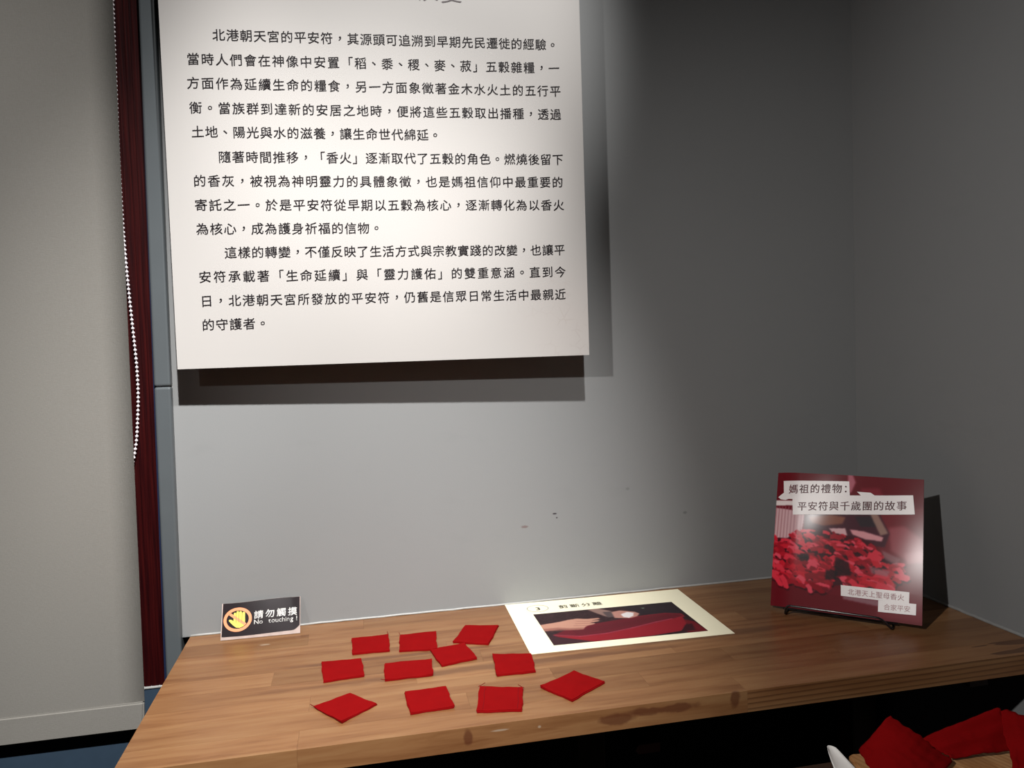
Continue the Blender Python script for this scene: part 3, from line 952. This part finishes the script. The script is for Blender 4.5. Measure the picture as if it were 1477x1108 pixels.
flat_poly('prohibition_bar', M['sign_orange'], sign, s5, [[(0.093, 0.335), (0.118, 0.285), (0.318, 0.60), (0.296, 0.655)]])
sz = 0.112
def sign_text(name, s, u0, u1, v, em_u, em_v, bold, spaces=True):
    k = len(s) - 1
    V, F = [], []
    for i, ch in enumerate(s):
        vs, fs = glyph(ch, bold)
        cu_ = u0 + (u1 - u0) * i / k
        b = len(V)
        for x, y in vs:
            V.append(tuple(s3(cu_ + (x - 0.5) * em_u, v - (y - 0.38) * em_v)))
        F += [tuple(q + b for q in f) for f in fs]
    me = bpy.data.meshes.new(name); me.from_pydata(V, [], F)
    return link(name, me, M['sign_white'], sign)
sign_text('chinese_lettering', '請勿觸摸', 0.468, 0.900, 0.395, 0.122, 0.235, 0.016)
# latin line: proportional advance
def latin(name, s, u0, v, em_u, em_v, bold):
    V, F = [], []
    x0 = u0
    for ch in s:
        if ch == ' ':
            x0 += 0.36 * em_u; continue
        vs, fs = glyph(ch, bold)
        mn = min(p[0] for p in vs); mxx = max(p[0] for p in vs)
        b = len(V)
        for x, y in vs:
            V.append(tuple(s3(x0 + (x - mn) * em_u, v - y * em_v)))
        F += [tuple(q + b for q in f) for f in fs]
        x0 += (mxx - mn + 0.075) * em_u
    me = bpy.data.meshes.new(name); me.from_pydata(V, [], F)
    return link(name, me, M['sign_white'], sign), x0
o, xe_ = latin('english_lettering', 'No  touching !', 0.412, 0.648, 0.090, 0.175, 0.009)
print('LATIN END', xe_)

# ------------------------------------------------------------------ booklet and its wire stand
BB = Vector((0.8689, -0.1457, 0.0085)); hd = -0.7428; bt = 0.3596; BW = 0.209; BH = 0.2086
BE = Vector((math.cos(hd), math.sin(hd), 0)); BNh = Vector((math.sin(hd), -math.cos(hd), 0))
BU = Vector((0, 0, math.cos(bt))) - BNh * math.sin(bt)
BO = BE.cross(BU)
if BO.y > 0: BO = -BO
book = thing('exhibition_booklet', 'square maroon booklet with white title strips propped on a wire stand', 'book', tuple(BB))
def bfn(u, v, d=0.0):
    dz = -0.0085 * max(0.0, 1 - u / 0.17) ** 2 + 0.0022 * math.sin(u * 6.0 + 0.5 * v) * u + 0.0012 * math.sin(3.2 * v + 4 * u)
    dz -= 0.002 * max(0.0, (v - 0.8) / 0.2) * (1 - u)
    sk = 0.0
    return BE * (u * BW) + BU * ((1 - v) * BH) + BO * (dz + d)
Wp = Hp = 300
X, Y = np.meshgrid(np.linspace(0, 1, Wp), np.linspace(0, 1, Hp))
rs = np.random.RandomState(9)
img = np.zeros((Hp, Wp, 3)) + np.array((104, 14, 26.0))
img = put(img, X, Y, [(0.72, 0.26), (1, 0.20), (1, 0.98), (0.72, 0.98)], (120, 30, 40), 20)
img = put(img, X, Y, [(0.78, 0.36), (0.88, 0.34), (0.99, 0.42), (1.0, 0.55), (0.90, 0.58), (0.80, 0.52)], (168, 84, 92), 26, 0.8)
img = put(img, X, Y, [(0.88, 0.53), (1, 0.50), (1, 0.58), (0.9, 0.60)], (178, 104, 112), 14, 0.8)
img = put(img, X, Y, [(0.505, 0.0), (0.54, 0.0), (0.56, 0.05), (0.53, 0.13), (0.51, 0.13)], (186, 104, 118), 6)
img = put(img, X, Y, [(0.60, 0.09), (0.72, 0.08), (0.75, 0.16), (0.58, 0.17)], (136, 36, 50), 14, 0.8)
# pleated white bin
img = put(img, X, Y, [(-0.1, 0.26), (0.222, 0.30), (0.192, 0.52), (-0.1, 0.54)], (214, 176, 180), 1)
for k in range(9):
    x = 0.005 + 0.024 * k
    img = seg(img, X, Y, [(x, 0.265), (x - 0.008, 0.54)], 0.008, (150 + 4 * k, 84 + 7 * k, 92 + 7 * k), 1.0, 0.8)
img = put(img, X, Y, [(-0.1, 0.215), (0.14, 0.215), (0.14, 0.252), (-0.1, 0.26)], (232, 218, 216), 1)
# person's dark clothes and forearms behind the heap
img = put(img, X, Y, [(0.215, 0.29), (0.72, 0.26), (0.79, 0.40), (0.76, 0.50), (0.22, 0.47)], (74, 32, 44), 4)
img = put(img, X, Y, [(0.25, 0.33), (0.40, 0.30), (0.50, 0.31), (0.48, 0.36), (0.35, 0.385), (0.27, 0.37)], (140, 84, 66), 6)
img = put(img, X, Y, [(0.56, 0.30), (0.70, 0.28), (0.72, 0.36), (0.60, 0.37)], (52, 40, 46), 6)
img = put(img, X, Y, [(0.66, 0.27), (0.71, 0.27), (0.78, 0.40), (0.73, 0.42)], (158, 122, 110), 4)
img = put(img, X, Y, [(0.39, 0.40), (0.50, 0.39), (0.52, 0.46), (0.44, 0.46)], (222, 176, 180), 2)
img = put(img, X, Y, [(0.53, 0.395), (0.62, 0.40), (0.75, 0.43), (0.74, 0.46), (0.63, 0.455), (0.55, 0.43)], (226, 156, 162), 2)
# heap of red cloth scraps
heap = [(-0.02, 0.50), (0.10, 0.50), (0.18, 0.45), (0.23, 0.42), (0.30, 0.405), (0.36, 0.415), (0.42, 0.43), (0.50, 0.44), (0.60, 0.45), (0.68, 0.48), (0.74, 0.55), (0.80, 0.585), (0.88, 0.615), (0.89, 0.68), (0.855, 0.75), (0.82, 0.80), (0.588, 0.79), (0.456, 0.80), (0.323, 0.855), (0.25, 0.86), (0.194, 0.83), (-0.02, 0.82)]
hm = poly_mask(X, Y, heap)
img = put(img, X, Y, heap, (66, 10, 22), 1)
reds = [(206, 26, 46), (184, 20, 40), (222, 48, 68), (160, 14, 34), (230, 74, 94), (140, 10, 28)]
cand = []
rr2 = random.Random(21)
while len(cand) < 330:
    x, y = rr2.uniform(-0.02, 0.9), rr2.uniform(0.41, 0.85)
    if hm[min(Hp - 1, int(y * Hp)), max(0, min(Wp - 1, int(x * Wp)))]:
        cand.append((x, y))
cand.sort(key=lambda q: q[1])
for x, y in cand:
    a = rr2.uniform(-0.3, 1.2); L1 = rr2.uniform(0.022, 0.055) * (0.7 + 0.6 * (y - 0.4) * 2); L2 = L1 * rr2.uniform(0.22, 0.55)
    ca_, sa_ = math.cos(a), math.sin(a)
    q = [(x + ca_ * i * L1 - sa_ * j * L2, y + sa_ * i * L1 * 0.8 + ca_ * j * L2) for i, j in ((-1, -0.8), (-0.1, -1.25), (1, -0.7), (1.1, 0.2), (0.7, 1), (-0.1, 0.7), (-0.9, 0.9))]
    sh = [(u_ + 0.005, v_ + 0.012) for u_, v_ in q]
    img = put(img, X, Y, sh, (48, 6, 16), 1, 0.75)
    img = put(img, X, Y, q, reds[rr2.randrange(len(reds))], 0)
for q in ([(0.44, 0.60), (0.53, 0.63), (0.55, 0.72), (0.44, 0.74)], [(0.38, 0.70), (0.46, 0.70), (0.45, 0.76), (0.38, 0.77)], [(0.20, 0.60), (0.26, 0.60), (0.26, 0.64), (0.20, 0.64)]):
    img = put(img, X, Y, q, (26, 12, 18), 3, 0.8)
for q in ([(0.66, 0.64), (0.80, 0.66), (0.78, 0.70), (0.68, 0.69)], [(0.74, 0.52), (0.86, 0.57), (0.84, 0.62), (0.76, 0.58)]):
    img = put(img, X, Y, q, (160, 120, 124), 6, 0.7)
img = put(img, X, Y, [(0.35, 0.83), (0.75, 0.80), (0.9, 0.80), (0.9, 0.88), (0.6, 0.88), (0.4, 0.87)], (112, 18, 32), 5, 0.8)
img = put(img, X, Y, [(0.50, 0.86), (0.73, 0.87), (0.73, 0.91), (0.5, 0.89)], (156, 120, 128), 5, 0.8)
picture('front_cover', M['cover'], book, lambda u, v: bfn(u, v, 0.0), blur(img, 2))
curved_slab('cover_board', 0, 1, 0, 1, -0.0006, -0.0001, simple('maroon_cover_board', lin((96, 16, 28)), 0.4), book, bfn, 30, 12)
curved_slab('page_block', 0.004, 0.990, 0.004, 0.994, -0.0034, -0.0007, M['edge_paper'], book, bfn, 30, 12)
curved_slab('back_cover', 0, 1, 0, 1, -0.0040, -0.0035, simple('maroon_back_cover', lin((96, 16, 28)), 0.4), book, bfn, 30, 12)
b3 = lambda u, v: bfn(u, v, 0.0003)
b4 = lambda u, v: bfn(u, v, 0.0006)
b5 = lambda u, v: bfn(u, v, 0.0009)
grid_patch('title_strip', M['label_white'], book, b3, [(0.049, 0.066), (0.516, 0.045), (0.526, 0.200), (0.060, 0.204)], 20, 6)
grid_patch('title_strip', M['label_white'], book, b4, [(0.123, 0.180), (0.933, 0.117), (0.946, 0.252), (0.134, 0.322)], 30, 6)
grid_patch('title_strip', M['label_white'], book, b3, [(0.484, 0.795), (0.92, 0.789), (0.919, 0.866), (0.487, 0.869)], 16, 4)
grid_patch('title_strip', M['label_white'], book, b4, [(0.728, 0.868), (0.963, 0.862), (0.962, 0.937), (0.728, 0.945)], 12, 4)
flat_poly('torn_paper_tip', M['label_white'], book, b4, [[(0.014, 0.192), (0.030, 0.178), (0.052, 0.160), (0.10, 0.156), (0.128, 0.202), (0.095, 0.204), (0.072, 0.213), (0.035, 0.208)], [(0.57, 0.118), (0.66, 0.118), (0.69, 0.138), (0.60, 0.146)]])
def book_text(name, s, a, b, em, mat, bold, slope_rise=0.0):
    n = len(s) - 1
    rise = -(b[1] - a[1]) / (b[0] - a[0])
    V, F = [], []
    for i, ch in enumerate(s):
        vs, fs = glyph(ch, bold)
        cu = a[0] + (b[0] - a[0]) * i / n; cv = a[1] + (b[1] - a[1]) * i / n
        base_ = len(V)
        for x, y in vs:
            dx = (x - 0.5) * em
            V.append(tuple(b5(cu + dx, cv - (y - 0.38) * em * 1.05 - rise * dx)))
        F += [tuple(q + base_ for q in f) for f in fs]
    me = bpy.data.meshes.new(name); me.from_pydata(V, [], F)
    return link(name, me, mat, book)
book_text('cover_title', '媽祖的禮物：', (0.128, 0.127), (0.512, 0.098), 0.070, M['ink_maroon'], 0.010)
book_text('cover_title', '平安符與千歲團的故事', (0.197, 0.254), (0.862, 0.196), 0.069, M['ink_maroon'], 0.010)
book_text('cover_caption', '北港天上聖母香火', (0.552, 0.834), (0.868, 0.830), 0.044, M['ink_faded'], 0.0)
book_text('cover_caption', '合家平安', (0.783, 0.906), (0.908, 0.902), 0.042, M['ink_faded'], 0.0)

stand = thing('wire_book_stand', 'black wire display stand holding the maroon booklet', 'stand', (BB.x, BB.y, 0.0))
def sp(s, nn, z):   # s along the book's lower edge, nn towards the viewer, z up
    return BE * s + BNh * nn + Vector((0, 0, z))
rw_ = 0.0016
front = round_path([sp(0.026, -0.012, rw_), sp(0.026, 0.013, rw_), sp(0.030, 0.018, 0.0175), sp(0.158, 0.018, 0.0175), sp(0.172, 0.013, rw_), sp(0.172, -0.012, rw_)], 0.006)
link('front_loop', tube_mesh('front_loop', front, rw_, 8), M['wire'], stand)
link('cross_rod', tube_mesh('cross_rod', [sp(0.020, -0.004, 0.0052), sp(0.178, -0.004, 0.0052)], rw_, 8), M['wire'], stand)
off = Vector((0, 0, 0))
back = round_path([sp(0.026, -0.012, rw_), sp(0.045, -0.085, rw_), sp(0.060, -0.0555, 0.10), sp(0.140, -0.0555, 0.10), sp(0.155, -0.085, rw_), sp(0.172, -0.012, rw_)], 0.008)
link('back_support', tube_mesh('back_support', back, rw_, 8), M['wire'], stand)

# ------------------------------------------------------------------ near corner: low stool, wooden tray, loose red cloths, curled paper
stool = thing('side_stool', 'dark brown wooden stool top in front of the pine counter', 'stool', (0.70, -0.432, -0.78))
def lb(name, b, mat, par, bev):
    return box(name, (b[0] - 0.70, b[1] - 0.70, b[2] + 0.432, b[3] + 0.432, b[4] + 0.78, b[5] + 0.78), mat, par, bev)
lb('stool_top', (0.70, 1.09, -0.80, -0.432, -0.095, -0.075), M['dark_wood'], stool, 0.002)
for x in (0.72, 1.03):
    for y in (-0.78, -0.48):
        lb('leg', (x, x + 0.04, y, y + 0.04, -0.78, -0.095), M['dark_wood'], stool, 0.002)
tray = thing('wooden_tray', 'light pine board with rounded corners carrying loose red cloths', 'tray', (0.787, -0.4524, -0.075))
pts = []
x0, x1, y0, y1, rc = 0.0, 0.26, -0.24, 0.0, 0.008
for cx, cy, a0 in ((x1 - rc, y1 - rc, 0), (x0 + rc, y1 - rc, 90), (x0 + rc, y0 + rc, 180), (x1 - rc, y0 + rc, 270)):
    for k in range(7):
        a = math.radians(a0 + 15 * k)
        pts.append((cx + rc * math.cos(a), cy + rc * math.sin(a)))
ca_, sa_ = math.cos(-0.19), math.sin(-0.19)
pts = [(x * ca_ - y * sa_, x * sa_ + y * ca_) for x, y in pts]
me = prism_mesh('tray_board', [(x, y, 0.0) for x, y in pts], [(x, y, 0.019) for x, y in pts])
bm = bmesh.new(); bm.from_mesh(me); bmesh.ops.bevel(bm, geom=[e for e in bm.edges if e.calc_face_angle(0) > 1.2], offset=0.002, segments=2, affect='EDGES'); bm.to_mesh(me); bm.free()
link('tray_board', me, M['tray'], tray)

def draped(name, label, quad, seed, bulge, group, side=None):
    """single cloth thrown over the tray; quad of 3D corners, bulge pushes the middle along its normal"""
    Q = [Vector(q) for q in quad]
    base = Vector((sum(q.x for q in Q) / 4, sum(q.y for q in Q) / 4, min(q.z for q in Q)))
    rn = random.Random(seed)
    ph = [rn.uniform(0, 6.28) for _ in range(8)]
    nrm = (Q[1] - Q[0]).cross(Q[3] - Q[0]).normalized()
    if nrm.z < 0: nrm = -nrm
    N = 30
    V, F = [], []
    for k in (0, 1):
        for j in range(N + 1):
            for i in range(N + 1):
                a, b = i / N, j / N
                p = (Q[0] * (1 - a) + Q[1] * a) * (1 - b) + (Q[3] * (1 - a) + Q[2] * a) * b
                h = bulge * math.sin(math.pi * a) * math.sin(math.pi * b) + 0.0012 * math.sin(9 * a + ph[0]) * math.sin(5 * b + ph[1]) + 0.0008 * math.sin(14 * b + ph[2])
                cut = max(0.0, 0.12 - (a + b)) + max(0.0, 0.05 - ((1 - a) + b))
                p = p + (base - p) * cut * 0.45
                e = 0.0006 * math.sin(40 * a + ph[3]) + 0.0006 * math.sin(37 * b + ph[4]) + 0.0010 * math.sin(11 * (a + b) + ph[5])
                V.append(tuple(p - base + nrm * (h + (0.0012 if k else 0)) + Vector((e, 0, e * 0.6))))
    n0 = (N + 1) ** 2
    for j in range(N):
        for i in range(N):
            q = j * (N + 1) + i
            F += [(q, q + 1, q + N + 2, q + N + 1), (n0 + q, n0 + q + N + 1, n0 + q + N + 2, n0 + q + 1)]
    rim = [j * (N + 1) for j in range(N + 1)] + [N * (N + 1) + i for i in range(1, N + 1)] + [j * (N + 1) + N for j in range(N - 1, -1, -1)] + [i for i in range(N - 1, 0, -1)]
    for a, b in zip(rim, rim[1:] + rim[:1]):
        F.append((a, b, b + n0, a + n0))
    me = bpy.data.meshes.new(name); me.from_pydata(V, [], F)
    bm = bmesh.new(); bm.from_mesh(me); bmesh.ops.recalc_face_normals(bm, faces=bm.faces); bm.to_mesh(me); bm.free()
    for p in me.polygons: p.use_smooth = True
    o = link(name, me, M['cloth'])
    o.location = base
    return tag(o, label, 'cloth', group)
gr = 'loose red cloths piled on the wooden tray'
draped('red_cloth', 'crumpled red cloth peaking at the left of the tray, over its corner',
       [(0.8262, -0.4744, -0.005), (0.8800, -0.5063, -0.050), (0.7713, -0.5621, -0.050), (0.7941, -0.4613, -0.050)], 1, 0.006, gr)
draped('red_cloth', 'red cloth slumped in the middle of the tray, behind the peaked one',
       [(0.8651, -0.4719, -0.040), (0.9605, -0.4837, -0.010), (0.9646, -0.5029, -0.050), (0.8833, -0.4975, -0.052)], 2, 0.003, gr)
draped('red_cloth', 'rightmost red cloth on the tray, cut off by the picture edge',
       [(0.9579, -0.4864, -0.010), (1.0037, -0.5217, -0.020), (0.9416, -0.5796, -0.050), (0.9165, -0.5497, -0.052)], 3, 0.002, gr)
# curled white slip
V, F = [], []
N = 16
for k in (0, 1):
    for j in range(N + 1):
        b = j / N
        z = 0.032 * (1 - b) ** 1.4
        wd = 0.010 + 0.030 * b ** 0.8
        cx = 0.0 + 0.013 * b
        for i in range(9):
            a = i / 8 - 0.5
            V.append((cx + a * wd + 0.002 * k * 0, -0.040 * b + 0.006 * (1 - 4 * a * a) * (1 - b) + (0.0006 * k), z + 0.0004 - 0.003 * (1 - 4 * a * a) * (1 - b) * 0))
n0 = (N + 1) * 9
for j in range(N):
    for i in range(8):
        q = j * 9 + i
        F += [(q, q + 1, q + 10, q + 9), (n0 + q, n0 + q + 9, n0 + q + 10, n0 + q + 1)]
rim = [j * 9 for j in range(N + 1)] + [N * 9 + i for i in range(1, 9)] + [j * 9 + 8 for j in range(N - 1, -1, -1)] + [i for i in range(7, 0, -1)]
for a, b in zip(rim, rim[1:] + rim[:1]):
    F.append((a, b, b + n0, a + n0))
me = bpy.data.meshes.new('paper_slip'); me.from_pydata(V, [], F)
bm = bmesh.new(); bm.from_mesh(me); bmesh.ops.recalc_face_normals(bm, faces=bm.faces); bm.to_mesh(me); bm.free()
for p in me.polygons: p.use_smooth = True
o = link('paper_slip', me, M['porcelain'])
o.location = (0.7635, -0.4600, -0.075)
tag(o, 'curled white slip of paper beside the left corner of the wooden tray', 'paper')

bpy.data.objects.remove(_to)
